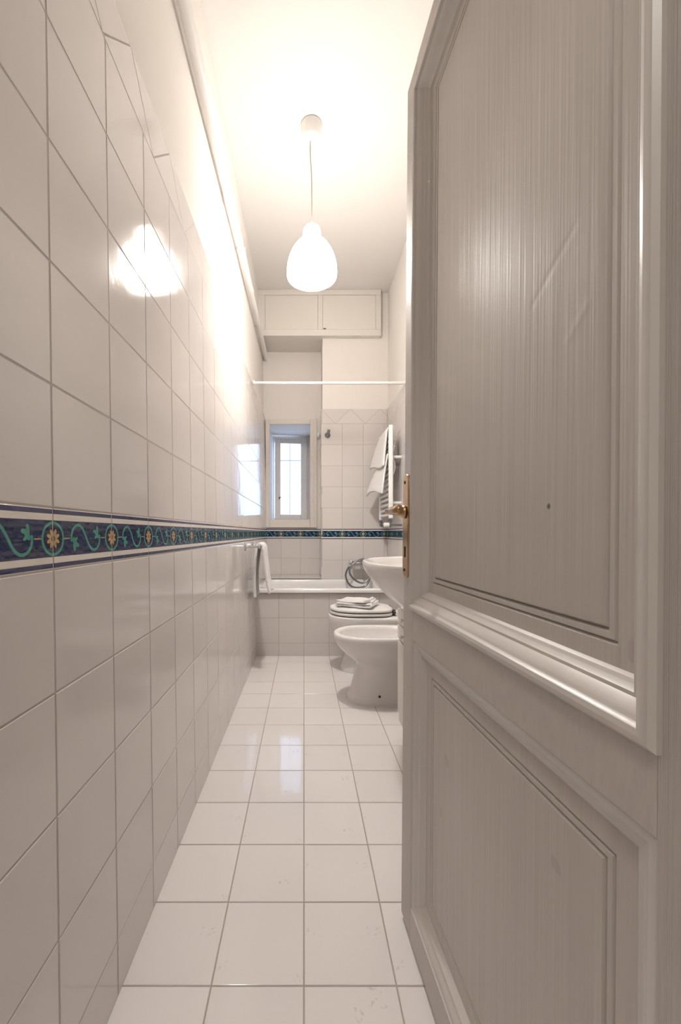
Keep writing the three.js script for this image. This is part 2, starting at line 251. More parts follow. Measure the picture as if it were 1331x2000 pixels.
{
  const V0 = [0.526, 0.716, B0];
  const p = plane(wallBack, 0, DB, 0, wallTiles);
  p.bed(XN, XR, 0.45, TILED - 0.004, groutMat);
  p.rows(XN, XR, V0, XN); p.border(XN, XR, B0, B1, XN); p.rows(XN, XR, HIGH, XN); p.zigzag(XN, XR, TOP, 0.30);
  const q = plane(wallBack, XN, DN, -Math.PI / 2, wallTiles), L = DN - DB;    // side of the niche
  q.bed(0, L, 0.53, TILED - 0.004, groutMat); q.rows(0, L, [0.548, 0.716, B0], 0.1); q.border(0, L, B0, B1, 0.1); q.rows(0, L, HIGH, 0.1); q.zigzag(0, L, TOP, 0.1);
  const n = plane(wallBack, 0, DN, 0, wallTiles);
  n.bed(XL, XN, 0.53, B1, groutMat); n.rows(XL, XN, [0.548, 0.716, B0], XN); n.border(XL, XN, B0, B1, XN);
  // ledge of the niche
  for (const [a, b] of [[XL, -0.235], [-0.235, -0.035], [-0.035, XN]]) { const t = new THREE.Mesh(tileGeo(b - a - JOINT, DN - DB - 0.004, 1), wallTiles[1]); t.name = 'ledge_tile'; t.castShadow = t.receiveShadow = true; t.position.copy(V((a + b) / 2, 0.549, (DB + DN) / 2)); t.rotation.x = -Math.PI / 2; wallBack.add(t); }
}
// thick outer wall round the window recess
const RX0 = -0.362, RX1 = 0.068, RY0 = 1.10, RY1 = 2.09, DO = 4.82;
part(wallBack, 'plaster', boxGeo(XL - 0.05, RX0, 1.0, CEIL, DN + 0.004, DO), plaster);
part(wallBack, 'plaster', boxGeo(RX1, XN + 0.05, 1.0, CEIL, DN + 0.004, DO), plaster);
part(wallBack, 'plaster', boxGeo(RX0, RX1, RY1, CEIL, DN + 0.004, DO), plaster);
part(wallBack, 'plaster', boxGeo(RX0, RX1, 0.5, RY0, DN + 0.009, DO), plaster);
const tubFront = structure('wall_tub_front', 'tiled apron wall in front of the bathtub', 'wall');
part(tubFront, 'core', boxGeo(XL, XR, 0, 0.5, DT + 0.009, DT + 0.06), groutMat);
{ const p = plane(tubFront, 0, DT, 0, wallTiles); p.bed(XL, XR, 0, 0.5, groutMat); p.rows(XL, XR, [0, 0.1, 0.3, 0.5], 0); }
// wall with the doorway and the hall behind the camera
const wallFront = structure('wall_front', 'plastered wall round the doorway', 'wall');
part(wallFront, 'plaster', boxGeo(0.345, XR + 0.3, 0, CEIL, 0.1, D0), plaster);
part(wallFront, 'plaster', boxGeo(XL - 0.3, 0.345, 2.13, CEIL, 0.1, D0), plaster);
const hall = structure('wall_hall', 'plain white plastered walls of the hall outside the bathroom', 'wall');
part(hall, 'plaster', boxGeo(-1.25, -1.1, 0, 2.95, -2.0, 0.1), plaster); part(hall, 'plaster', boxGeo(1.3, 1.45, 0, 2.95, -2.0, 0.1), plaster);
part(hall, 'plaster', boxGeo(-1.25, 1.45, 0, 2.95, -2.1, -2.0), plaster); part(hall, 'plaster', boxGeo(-1.25, XL - 0.19, 0, 2.95, 0.1, 0.2), plaster); part(hall, 'plaster', boxGeo(XR + 0.19, 1.45, 0, 2.95, 0.1, 0.2), plaster);
const floorHall = structure('floor_hall', 'light stone floor of the hall', 'floor'); part(floorHall, 'slab', boxGeo(-1.25, 1.45, -0.15, -0.002, -2.1, -0.118), floorTiles[1]);
const ceilingHall = structure('ceiling_hall', 'white ceiling of the hall', 'ceiling'); part(ceilingHall, 'slab', boxGeo(-1.25, 1.45, 2.95, 3.1, -2.1, 0.1), ceilingMat);

// ---------------------------------------------------------------- door
function rectRings(u0, u1, v0, v1, profile, cap, place) { // nested rectangles: profile [[inset, height]]
  return loft(profile.map(([i, h]) => [[u0 + i, v0 + i], [u1 - i, v0 + i], [u1 - i, v1 - i], [u0 + i, v1 - i]].map(([u, v]) => place(u, v, h))), false, cap, 0.5);
}
const DX = 0.2555, door = structure('door_1', 'open grey-white painted wooden door with two moulded panels', 'door');
{
  const d0 = 0.268, d1 = 1.045, m = doorPaint, x1 = DX + 0.042, yb = 0.012, yt = 2.1, s0 = 0.338, s1 = 0.971;
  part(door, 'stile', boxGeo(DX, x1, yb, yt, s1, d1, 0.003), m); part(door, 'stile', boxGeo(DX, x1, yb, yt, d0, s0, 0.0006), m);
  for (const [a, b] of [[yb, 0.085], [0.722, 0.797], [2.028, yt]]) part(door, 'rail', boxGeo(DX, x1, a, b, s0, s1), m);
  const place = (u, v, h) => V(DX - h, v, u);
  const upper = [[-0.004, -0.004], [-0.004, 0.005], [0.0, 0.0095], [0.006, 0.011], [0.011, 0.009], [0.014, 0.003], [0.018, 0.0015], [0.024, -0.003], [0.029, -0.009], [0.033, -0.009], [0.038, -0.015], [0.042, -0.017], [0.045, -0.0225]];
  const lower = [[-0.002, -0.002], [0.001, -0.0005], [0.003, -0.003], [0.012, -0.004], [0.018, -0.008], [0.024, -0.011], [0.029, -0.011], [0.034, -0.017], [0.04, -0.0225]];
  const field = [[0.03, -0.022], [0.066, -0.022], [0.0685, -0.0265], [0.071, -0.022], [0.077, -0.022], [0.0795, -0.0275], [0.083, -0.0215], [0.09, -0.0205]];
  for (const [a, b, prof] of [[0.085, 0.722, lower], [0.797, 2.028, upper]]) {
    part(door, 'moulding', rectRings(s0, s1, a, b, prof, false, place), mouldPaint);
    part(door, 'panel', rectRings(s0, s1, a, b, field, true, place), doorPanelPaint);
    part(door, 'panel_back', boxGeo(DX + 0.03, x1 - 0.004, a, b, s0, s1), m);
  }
  // the open leaf stands a little past square and a little out of plumb
  door.rotation.set(0, 0.055, -0.008); const pivot = V(DX, EYE, d1); door.position.copy(pivot).sub(pivot.clone().applyEuler(door.rotation));
  // handle: long plate, lever, keyhole and screws
  const plateShape = new THREE.Shape(), pw = 0.0185, py0 = 0.868, py1 = 1.118; plateShape.moveTo(-pw, py0 + 0.018); plateShape.quadraticCurveTo(-pw, py0 + 0.004, 0, py0); plateShape.quadraticCurveTo(pw, py0 + 0.004, pw, py0 + 0.018); plateShape.lineTo(pw, py1 - 0.018); plateShape.quadraticCurveTo(pw, py1 - 0.004, 0, py1); plateShape.quadraticCurveTo(-pw, py1 - 0.004, -pw, py1 - 0.018);
  const pg = new THREE.ExtrudeGeometry(plateShape, { depth: 0.003, bevelEnabled: true, bevelSize: 0.003, bevelThickness: 0.004, bevelSegments: 4, curveSegments: 10 }); pg.rotateY(-Math.PI / 2); pg.translate(DX - 0.0005, 0, -1.012);
  const plate = part(door, 'handle_plate', pg, bronze, 'bronze long handle plate');
  const hy = 1.027, hd = 1.014;
  part(plate, 'collar', turned([[0.0001, 0], [0.0165, 0], [0.0165, 0.005], [0.012, 0.011], [0.0085, 0.02], [0.0085, 0.03]], V(DX - 0.007, hy, hd), LEFT, 24), bronze);
  part(plate, 'lever', (() => {
    const pts = [[DX - 0.025, hy, hd, 0.008], [DX - 0.042, hy, hd - 0.001, 0.0075], [DX - 0.052, hy, hd - 0.008, 0.0075], [DX - 0.056, hy, hd - 0.022, 0.0072], [DX - 0.056, hy, hd - 0.045, 0.0078], [DX - 0.055, hy, hd - 0.075, 0.0095], [DX - 0.054, hy - 0.001, hd - 0.098, 0.0115], [DX - 0.0535, hy - 0.001, hd - 0.108, 0.0105], [DX - 0.0535, hy - 0.001, hd - 0.113, 0.006]].map(([x, y, d, r]) => ({ p: V(x, y, d), r }));
    return loft(pts.map((q, i) => { const a = pts[Math.max(0, i - 1)].p, b = pts[Math.min(pts.length - 1, i + 1)].p, t = b.clone().sub(a).normalize(), s = new THREE.Vector3().crossVectors(t, UP).normalize(); return Array.from({ length: 16 }, (_, k) => q.p.clone().addScaledVector(s, Math.cos(k * Math.PI / 8) * q.r).addScaledVector(UP, Math.sin(k * Math.PI / 8) * q.r)); }), true, true, 1.2);
  })(), bronze, 'bronze lever handle');
  part(plate, 'keyhole', boxGeo(DX - 0.0088, DX - 0.007, 0.915, 0.942, 1.009, 1.016, 0.0008), black);
  for (const y of [py0 + 0.016, py1 - 0.018]) part(plate, 'screw', turned([[0.0001, 0.0016], [0.0036, 0.0014], [0.0042, 0]], V(DX - 0.0075, y, 1.016), LEFT, 14), black);
}

// ---------------------------------------------------------------- window
const win = structure('window_1', 'old white wooden frame of the window recess with chipped paint', 'window');
{
  const x0 = -0.392, x1 = 0.128, y0 = 1.03, y1 = 2.135, a = DN - 0.022, b = DN + 0.03;
  part(win, 'frame_stile', boxGeo(x0, RX0 + 0.012, y0, y1, a, b, 0.005), oldPaint); part(win, 'frame_stile', boxGeo(RX1 - 0.004, x1, y0, y1, a, b, 0.005), oldPaint);
  part(win, 'frame_rail', boxGeo(RX0 + 0.012, RX1 - 0.004, y1 - 0.05, y1, a, b, 0.005), oldPaint); part(win, 'frame_rail', boxGeo(RX0 + 0.012, RX1 - 0.004, y0, RY0 + 0.012, a, b, 0.005), oldPaint);
  part(win, 'frame_bead', boxGeo(x1 - 0.03, x1 + 0.004, y0, y1 + 0.004, a - 0.008, a + 0.004, 0.004), oldPaint);
  part(win, 'sill', boxGeo(RX0, RX1, RY0, RY0 + 0.012, DN + 0.03, 4.72, 0.003), oldPaint);
}
const sash = structure('window_2', 'small inner casement window standing ajar with a frosted pane', 'window');
{
  const hx = 0.028, hd = 4.74, y0 = 1.128, y1 = 2.058, w = 0.365, t = 0.035, s = 0.062, ang = 9 * Math.PI / 180;
  const turn = g => { g.translate(-hx, 0, hd); g.rotateY(ang); g.translate(hx, 0, -hd); return g; };
  const bx = (x0, x1, a, b, d0 = hd - t, d1 = hd, r = 0.005) => turn(boxGeo(x0, x1, a, b, d0, d1, r));
  part(sash, 'fixed_jamb', boxGeo(hx + 0.004, RX1, RY0, RY1, 4.73, 4.8, 0.003), oldPaint); part(sash, 'fixed_jamb', boxGeo(RX0, RX0 + 0.02, RY0, RY1, 4.75, 4.8, 0.003), oldPaint);
  part(sash, 'fixed_head', boxGeo(RX0 + 0.02, hx + 0.004, 2.03, RY1, 4.75, 4.8, 0.003), oldPaint); part(sash, 'fixed_sill', boxGeo(RX0 + 0.02, hx + 0.004, RY0, 1.15, 4.75, 4.8, 0.003), oldPaint);
  part(sash, 'sash_stile', bx(hx - w, hx - w + s, y0, y1), oldPaint); part(sash, 'sash_stile', bx(hx - s - 0.005, hx, y0, y1), oldPaint);
  part(sash, 'sash_rail', bx(hx - w + s, hx - s - 0.005, y1 - 0.06, y1), oldPaint); part(sash, 'sash_rail', bx(hx - w + s, hx - s - 0.005, y0, y0 + 0.058), oldPaint);
  part(sash, 'pane', bx(hx - w + s - 0.006, hx - s + 0.001, y0 + 0.052, y1 - 0.054, hd - 0.02, hd - 0.017, 0), frosted, 'frosted glass pane');
  part(sash, 'latch', turn(merge([boxGeo(hx - w + s - 0.02, hx - w + s - 0.008, 1.36, 1.385, hd - t - 0.01, hd - t, 0.003), boxGeo(hx - w + s - 0.018, hx - w + s + 0.006, 1.374, 1.384, hd - t - 0.016, hd - t - 0.008, 0.003)])), rubber);
  for (const y of [1.24, 1.36, 1.86]) part(sash, 'hinge', rod(V(hx + 0.002, y, hd - t - 0.004), V(hx + 0.002, y + 0.075, hd - t - 0.004), 0.006, 12), oldPaint);
}
const grille = thing('window_grille', 'thin grey iron bars outside the small window', 'grille', -0.16, 1.1, 4.81);
for (const x of [-0.3, -0.165, -0.03]) part(grille, 'bar', rod(V(x, RY0 - 0.02, 4.81), V(x, RY1 + 0.02, 4.81), 0.004, 10), steel);
for (const y of [1.82]) part(grille, 'crossbar', boxGeo(RX0 - 0.02, RX1 + 0.02, y, y + 0.014, 4.814, 4.819, 0.001), steel);

// ---------------------------------------------------------------- loft cupboard, conduit, curtain rod
const cup = thing('loft_cupboard', 'white loft cupboard with two flush doors under the ceiling above the window niche', 'cupboard', 0.16, 2.83, 3.85);
{
  const f = 3.85, x0 = XL - 0.05, x1 = 0.727;
  part(cup, 'bottom_board', boxGeo(x0, x1, 2.83, 2.85, f + 0.03, DN), whitePaint);
  part(cup, 'frame_rail', boxGeo(x0, x1, 2.83, 2.888, f, f + 0.03, 0.004), whitePaint); part(cup, 'frame_rail', boxGeo(x0, x1, 3.215, CEIL, f, f + 0.03, 0.004), whitePaint);
  for (const [a, b] of [[x0, -0.366], [0.132, 0.176], [0.676, x1]]) part(cup, 'frame_stile', boxGeo(a, b, 2.888, 3.215, f + 0.001, f + 0.03, 0.003), whitePaint);
  for (const [a, b] of [[-0.365, 0.131], [0.177, 0.675]]) { const dr = part(cup, 'door', boxGeo(a, b, 2.889, 3.214, f + 0.004, f + 0.026, 0.004), whitePaint); if (a > 0) part(dr, 'catch', boxGeo(a + 0.006, a + 0.03, 2.893, 2.899, f - 0.004, f + 0.006, 0.001), rubber); }
}
const pipe = thing('drain_pipe', 'white plastic pipe running high along the left wall into the niche', 'pipe', -0.383, 2.75, 2.2);
{
  const at = d => V(-0.409 + 0.0058 * d, 2.752, d), along = at(3).sub(at(1)).normalize(), sleeve = (r, l, d) => turned([[r - 0.003, 0], [r, 0.002], [r, l], [r - 0.004, l + 0.003]], at(d), along, 24);
  for (const [a, b, r] of [[0.26, 2.2, 0.025], [2.2, 3.02, 0.022], [3.02, DN + 0.004, 0.021]]) part(pipe, 'pipe_section', rod(at(a), at(b), r, 24), whitePlastic);
  part(pipe, 'coupling', sleeve(0.0285, 0.05, 2.16), whitePlastic); part(pipe, 'coupling', sleeve(0.0245, 0.04, 2.98), whitePlastic);
  part(pipe, 'wall_collar', turned([[0.031, 0], [0.031, 0.004], [0.022, 0.008]], at(DN + 0.004), OUT, 24), whitePlastic);
  for (const d of [0.6, 2.55, 3.5]) part(pipe, 'pipe_clip', merge([turned([[0.0265, 0], [0.0275, 0.001], [0.0275, 0.013], [0.0265, 0.014]], at(d), along, 20), rod(at(d + 0.007), at(d + 0.007).add(new THREE.Vector3(-0.032, 0, 0)), 0.005, 8)]), whitePlastic);
}
const rodT = thing('curtain_rod', 'thin white shower curtain rod spanning the room above the bathtub', 'rod', 0.2, 2.147, 3.2);
part(rodT, 'rod', rod(V(XL, 2.147, 3.2), V(XR, 2.147, 3.2), 0.0115, 20), whitePlastic);
part(rodT, 'end_cap', rod(V(XL, 2.147, 3.2), V(XL + 0.012, 2.147, 3.2), 0.019, 20), whitePlastic); part(rodT, 'end_cap', rod(V(XR - 0.012, 2.147, 3.2), V(XR, 2.147, 3.2), 0.019, 20), whitePlastic);

// ---------------------------------------------------------------- pendant lamp
const lamp = thing('pendant_lamp', 'white bell-shaped pendant lamp glowing on a thin cord', 'lamp', 0.045, 2.41, 2.3);
{
  const lx = 0.045, ld = 2.3, y0 = 2.412, c = V(lx, y0, ld);
  const out = [[0.1375, 0], [0.1405, 0.012], [0.1405, 0.035], [0.1365, 0.07], [0.127, 0.105], [0.112, 0.14], [0.092, 0.17], [0.07, 0.195], [0.057, 0.209], [0.0515, 0.222], [0.0505, 0.245], [0.0475, 0.262], [0.04, 0.275], [0.026, 0.284], [0.005, 0.288]];
  const spl = new THREE.SplineCurve(out.map(p => new THREE.Vector2(...p))).getPoints(60), inn = spl.slice().reverse().map(p => new THREE.Vector2(Math.max(0.004, p.x - 0.003), p.y - (p.y > 0.2 ? 0.003 : 0)));
  const shadeMat = mat(0.95, 0.93, 0.9, 0.6, { transmission: 0.4, thickness: 0 }); shadeMat.emissive.setRGB(1, 0.955, 0.915); shadeMat.emissiveIntensity = 3.4;
  const sg = new THREE.LatheGeometry([...spl, ...inn], 48); sg.translate(c.x, c.y, c.z); part(lamp, 'lamp_shade', sg, shadeMat);
  part(lamp, 'bulb', turned([[0.001, 0.0], [0.02, 0.005], [0.03, 0.025], [0.03, 0.04], [0.018, 0.075], [0.013, 0.1], [0.013, 0.13], [0.001, 0.13]], V(lx, y0 + 0.05, ld), UP, 24), shadeMat);
  part(lamp, 'cord', tube([V(lx, y0 + 0.285, ld), V(lx - 0.001, y0 + 0.42, ld), V(lx - 0.003, y0 + 0.58, ld), V(lx - 0.009, y0 + 0.68, ld), V(lx - 0.009, y0 + 0.775, ld)], 0.003, 40, 8), cordMat);
  part(lamp, 'canopy', turned([[0.058, 0], [0.06, 0.004], [0.058, 0.03], [0.05, 0.065], [0.042, 0.08], [0.02, 0.086], [0.001, 0.087]], V(lx - 0.003, CEIL - 0.002, ld), DOWN, 36), whitePlastic);
  const l = new THREE.PointLight(new THREE.Color().setRGB(1, 0.955, 0.915), 0.33, 0, 2); l.name = 'lamp_glow'; l.position.copy(V(lx, y0 + 0.07, ld)); l.castShadow = true; l.shadow.radius = 3; scene.add(l);
  const s = new THREE.SpotLight(new THREE.Color().setRGB(1, 0.955, 0.915), 2.2, 0, 1.3, 0.6, 2); s.name = 'lamp_downlight'; s.position.copy(V(lx, y0 + 0.085, ld)); s.target.position.copy(V(lx, 0, ld)); s.castShadow = true; s.shadow.radius = 2; scene.add(s, s.target);
}
const hallLamp = thing('hall_ceiling_lamp', 'round white glass ceiling lamp in the hall', 'lamp', -0.5, 2.9, -0.6);
{
  const m = mat(0.95, 0.93, 0.9, 0.5); m.emissive.setRGB(1, 0.965, 0.92); m.emissiveIntensity = 1;
  part(hallLamp, 'lamp_shade', turned([[0.17, 0], [0.17, 0.02], [0.14, 0.06], [0.08, 0.085], [0.001, 0.092]], V(-0.5, 2.95, -0.6), DOWN, 32), m);
  const l = new THREE.PointLight(new THREE.Color().setRGB(1, 0.955, 0.915), 1.25, 0, 2); l.name = 'hall_lamp_glow'; l.position.copy(V(-0.5, 2.9, -0.6)); l.castShadow = true; l.shadow.radius = 7; scene.add(l);
}

// ---------------------------------------------------------------- bathtub
function roundRect(x0, x1, d0, d1, r, y, n = 8) {
  const out = []; for (const [cx, cd, a0] of [[x1 - r, d1 - r, 0], [x0 + r, d1 - r, 1], [x0 + r, d0 + r, 2], [x1 - r, d0 + r, 3]]) for (let k = 0; k <= n; k++) { const a = (a0 + k / n) * Math.PI / 2; out.push(V(cx + Math.cos(a) * r, y, cd + Math.sin(a) * r)); } return out;
}
const tub = thing('bathtub', 'white enamelled built-in bathtub under the window niche', 'bathtub', 0.2, 0.0, 3.57);
{
  const x0 = XL + 0.003, x1 = XR - 0.003, d0 = 3.222, d1 = DB - 0.003;
  part(tub, 'shell', loft([roundRect(x0, x1, d0 + 0.012, d1, 0.012, 0.502), roundRect(x0, x1, d0 + 0.002, d1, 0.012, 0.505), roundRect(x0, x1, d0, d1, 0.012, 0.522), roundRect(x0, x1, d0 + 0.004, d1, 0.012, 0.532), roundRect(x0 + 0.003, x1 - 0.003, d0 + 0.012, d1 - 0.003, 0.012, 0.536),
    roundRect(x0 + 0.05, x1 - 0.06, d0 + 0.055, d1 - 0.05, 0.09, 0.535), roundRect(x0 + 0.057, x1 - 0.067, d0 + 0.063, d1 - 0.057, 0.088, 0.528), roundRect(x0 + 0.065, x1 - 0.08, d0 + 0.07, d1 - 0.063, 0.09, 0.49), roundRect(x0 + 0.1, x1 - 0.16, d0 + 0.1, d1 - 0.095, 0.1, 0.25), roundRect(x0 + 0.14, x1 - 0.21, d0 + 0.14, d1 - 0.13, 0.1, 0.17), roundRect(x0 + 0.22, x1 - 0.28, d0 + 0.2, d1 - 0.19, 0.08, 0.155)], false, true, 0.9), enamel);
  part(tub, 'drain', turned([[0.001, 0.004], [0.026, 0.003], [0.03, 0]], V(0.35, 0.157, 3.56), UP, 24), chrome);
}

// ---------------------------------------------------------------- ceramics
function egg(xf, xb, hw, y, d, nb = 5, k = 1.2, n = 48) {  // outline with a round front (towards -x) and a squarer back
  const xc = Math.min(xf + hw * k, (xf + xb) / 2 + 0.05), o = [];
  for (let i = 0; i < n; i++) { const a = i / n * Math.PI * 2, c = Math.cos(a), s = Math.sin(a), e = c < 0 ? 2.15 : nb, r = p => Math.sign(p) * Math.pow(Math.abs(p), 2 / e); o.push(V(xc + r(c) * (c < 0 ? xc - xf : xb - xc), y, d + r(s) * hw)); }
  return o;
}
const bidet = thing('bidet', 'white ceramic bidet on a flared foot beside the white cabinet', 'bidet', 0.48, 0, 2.42);
{
  const d = 2.42, S = [[0, 0.252, 0.116], [0.028, 0.254, 0.115], [0.036, 0.262, 0.111], [0.05, 0.272, 0.106], [0.12, 0.29, 0.102], [0.19, 0.304, 0.104], [0.215, 0.306, 0.108], [0.228, 0.298, 0.116], [0.25, 0.27, 0.133], [0.28, 0.232, 0.153], [0.31, 0.203, 0.168], [0.34, 0.184, 0.177], [0.365, 0.175, 0.181], [0.382, 0.176, 0.181], [0.391, 0.181, 0.177], [0.3945, 0.19, 0.17]];
  const inn = [[0.3935, 0.206, 0.155, 0.655], [0.388, 0.215, 0.146, 0.645], [0.372, 0.221, 0.141, 0.638], [0.33, 0.236, 0.13, 0.62], [0.28, 0.275, 0.1, 0.58], [0.255, 0.33, 0.06, 0.52]];
  part(bidet, 'body', loft([...S.map(([y, f, w]) => egg(f, 0.775, w, y, d)), ...inn.map(([y, f, w, b]) => egg(f, b, w, y, d, 2.6))], true, true, 0.8), ceramic);
  part(bidet, 'fixing_hole', turned([[0.001, 0.003], [0.0065, 0.003], [0.0075, 0]], V(0.428, 0.05, d - 0.106), OUT, 16), black);
  part(bidet, 'drain', turned([[0.001, 0.004], [0.02, 0.003], [0.024, 0]], V(0.42, 0.257, d), UP, 20), chrome);
  part(bidet, 'tap', merge([rod(V(0.7, 0.39, d), V(0.7, 0.46, d), 0.02, 20, 0.017), rod(V(0.7, 0.455, d), V(0.6, 0.435, d), 0.011, 16, 0.009), rod(V(0.7, 0.46, d), V(0.74, 0.5, d), 0.007, 12)]), chrome);
}
const toilet = thing('toilet', 'white ceramic toilet with closed lid next to the bathtub', 'toilet', 0.48, 0, 2.94);
{
  const d = 2.94, S = [[0, 0.262, 0.118], [0.028, 0.264, 0.117], [0.038, 0.272, 0.112], [0.1, 0.29, 0.104], [0.15, 0.29, 0.108], [0.19, 0.262, 0.128], [0.24, 0.224, 0.152], [0.29, 0.195, 0.168], [0.34, 0.178, 0.177], [0.375, 0.172, 0.18], [0.392, 0.175, 0.179], [0.398, 0.186, 0.172]];
  part(toilet, 'bowl', loft(S.map(([y, f, w]) => egg(f, 0.775, w, y, d)), true, true, 0.8), ceramic);
  const slab = (y0, y1, f, b, w, dome) => loft([egg(f + 0.004, b, w - 0.004, y0, d, 3.4), egg(f, b + 0.002, w, y0 + 0.004, d, 3.4), egg(f, b + 0.002, w, y1 - 0.006, d, 3.4), egg(f + 0.004, b - 0.002, w - 0.004, y1, d, 3.4), egg(f + 0.06, b - 0.05, w - 0.06, y1 + dome * 0.8, d, 3.2), egg(f + 0.13, b - 0.12, w - 0.12, y1 + dome, d, 3)], true, true, 0.8);
  part(toilet, 'seat', slab(0.406, 0.424, 0.185, 0.622, 0.176, 0.0005), whitePlastic);
  part(toilet, 'seat_bumper', slab(0.3985, 0.4062, 0.196, 0.61, 0.166, 0.0002), rubber); part(toilet, 'lid_bumper', slab(0.4245, 0.431, 0.196, 0.61, 0.166, 0.0002), rubber);
  part(toilet, 'lid', slab(0.431, 0.448, 0.187, 0.622, 0.175, 0.008), whitePlastic);
  for (const s of [-1, 1]) part(toilet, 'hinge', merge([rod(V(0.628, 0.4, d + s * 0.08), V(0.628, 0.44, d + s * 0.08), 0.012, 16), rod(V(0.628, 0.425, d + s * 0.045), V(0.628, 0.425, d + s * 0.115), 0.009, 14)]), rubber);
}
const basin = thing('washbasin', 'white ceramic washbasin projecting above the white cabinet', 'washbasin', 0.55, 0.59, 1.8);
{
  const d = 1.8, S = [[0.592, 0.5, 0.19], [0.6, 0.492, 0.2], [0.62, 0.466, 0.222], [0.65, 0.426, 0.255], [0.7, 0.365, 0.302], [0.75, 0.315, 0.342], [0.79, 0.282, 0.366], [0.82, 0.266, 0.378], [0.84, 0.262, 0.381], [0.849, 0.266, 0.378], [0.852, 0.275, 0.37]];
  const inn = [[0.851, 0.287, 0.358, 0.69], [0.844, 0.296, 0.35, 0.682], [0.82, 0.304, 0.342, 0.672], [0.77, 0.335, 0.3, 0.65], [0.715, 0.4, 0.2, 0.6], [0.7, 0.45, 0.1, 0.55]];
  part(basin, 'bowl', loft([...S.map(([y, f, w]) => egg(f, XR - 0.004, w, y, d, 7, 0.95)), ...inn.map(([y, f, w, b]) => egg(f, b, w, y, d, 2.8, 0.95))], true, true, 0.8), ceramic);
  part(basin, 'drain', turned([[0.001, 0.004], [0.02, 0.003], [0.024, 0]], V(0.5, 0.702, d), UP, 20), chrome);
}
const cab = thing('vanity_cabinet', 'narrow white cabinet with drawers and knobs under the washbasin', 'cabinet', 0.63, 0, 1.83);
{
  const x = 0.489, d0 = 1.52, d1 = 2.14, y1 = 0.588;
  part(cab, 'body', boxGeo(x + 0.018, XR - 0.004, 0.0, y1, d0, d1, 0.002), whitePaint);
  for (const [a, b] of [[0.045, 0.42], [0.43, 0.502], [0.51, y1 - 0.004]]) for (const [p, q] of (a < 0.1 ? [[d0 + 0.003, 1.828], [1.832, d1 - 0.003]] : [[d0 + 0.003, d1 - 0.003]])) {
    const front = part(cab, a < 0.1 ? 'door' : 'drawer', boxGeo(x, x + 0.017, a, b, p, q, 0.004), whitePaint), ks = a < 0.1 ? [p > 1.8 ? 1.87 : 1.79] : [1.68, 2.0];
    for (const kd of ks) part(front, 'knob', turned([[0.006, 0], [0.006, 0.008], [0.012, 0.014], [0.012, 0.02], [0.001, 0.024]], V(x, a < 0.1 ? 0.37 : (a + b) / 2, kd), LEFT, 16), whitePlastic);
  }
  part(cab, 'plinth', boxGeo(x + 0.006, x + 0.018, 0, 0.042, d0 + 0.003, d1 - 0.003), whitePaint);
}

// ---------------------------------------------------------------- towels
const fold = thing('folded_towel', 'small white towel folded on the toilet lid', 'towel', 0.4, 0.456, 2.93);
{
  const cx = 0.375, cd = 2.925, a = -0.42, c = Math.cos(a), s = Math.sin(a), lay = (w, l, y, rot, off, amp, ph) => cloth((u, v) => { const ca = Math.cos(a + rot), sa = Math.sin(a + rot), k = Math.PI * Math.max(0, (u - 0.82) / 0.18), p = u < 0.82 ? (u / 0.82 - 0.5) * w : w / 2 + Math.sin(k) * 0.009, q = (v - 0.5) * l, h = y + amp * (Math.sin(u * 7 + ph + v * 2) + Math.sin(v * 6 + ph)) * 0.5 + (u < 0.82 ? 0 : (1 - Math.cos(k)) * 0.009); return V(cx + off + p * ca - q * sa, h, cd + p * sa + q * ca); }, 26, 16, 0.011);
  part(fold, 'lower_layer', lay(0.25, 0.2, 0.467, 0, 0, 0.003, 0.3), towelMat); part(fold, 'middle_layer', lay(0.235, 0.195, 0.48, 0.1, -0.004, 0.004, 1.4), towelMat); part(fold, 'upper_layer', lay(0.2, 0.18, 0.494, -0.12, -0.012, 0.006, 2.2), towelMat);
}
const rail = thing('towel_rail', 'short chrome towel bar on the left tiled wall', 'towel rail', XL, 0.885, 2.9);
{
  const bx = -0.305, y = 0.885;
  for (const d of [2.72, 3.1]) { const m = part(rail, 'mount', turned([[0.028, 0], [0.028, 0.006], [0.014, 0.012], [0.0095, 0.02], [0.009, 0.092], [0.014, 0.094], [0.015, 0.104], [0.001, 0.108]], V(XL, y, d), RIGHT, 24), chrome); part(m, 'rosette', turned([[0.031, 0], [0.031, 0.003], [0.027, 0.005]], V(XL, y, d), RIGHT, 24), chrome); }
  part(rail, 'bar', rod(V(bx, y, 2.72), V(bx, y, 3.1), 0.008, 18), chrome);
}
const hang = thing('hand_towel', 'white towel hanging over the chrome towel bar on the left wall', 'towel', -0.305, 0.56, 2.93);
part(hang, 'cloth', cloth((u, v) => {                   // front leg up, over the bar, back leg down
  const r = 0.017, L1 = 0.325, L2 = 0.355, Lt = L1 + Math.PI * r + L2, s = u * Lt, d = 2.80 + v * 0.25; let x, y, w = Math.sin(v * 9 + 0.5) * 0.006 + Math.sin(v * 17) * 0.003;
  if (s < L1) { const t = 1 - s / L1; x = r + 0.006 + t * t * t * 0.04 + t * w * 1.3 + 0.01 * Math.sin(t * 3.0); y = -t * L1; } else if (s < L1 + Math.PI * r) { const a = (s - L1) / r; x = r * Math.cos(a); y = r * Math.sin(a); } else { const t = (s - L1 - Math.PI * r) / L2; x = -r - 0.022 * Math.sin(t * 2.2) + t * w * 0.7; y = -t * L2; }
  return V(-0.305 + x, 0.885 + y, d);
}, 70, 30, 0.015), towelMat);

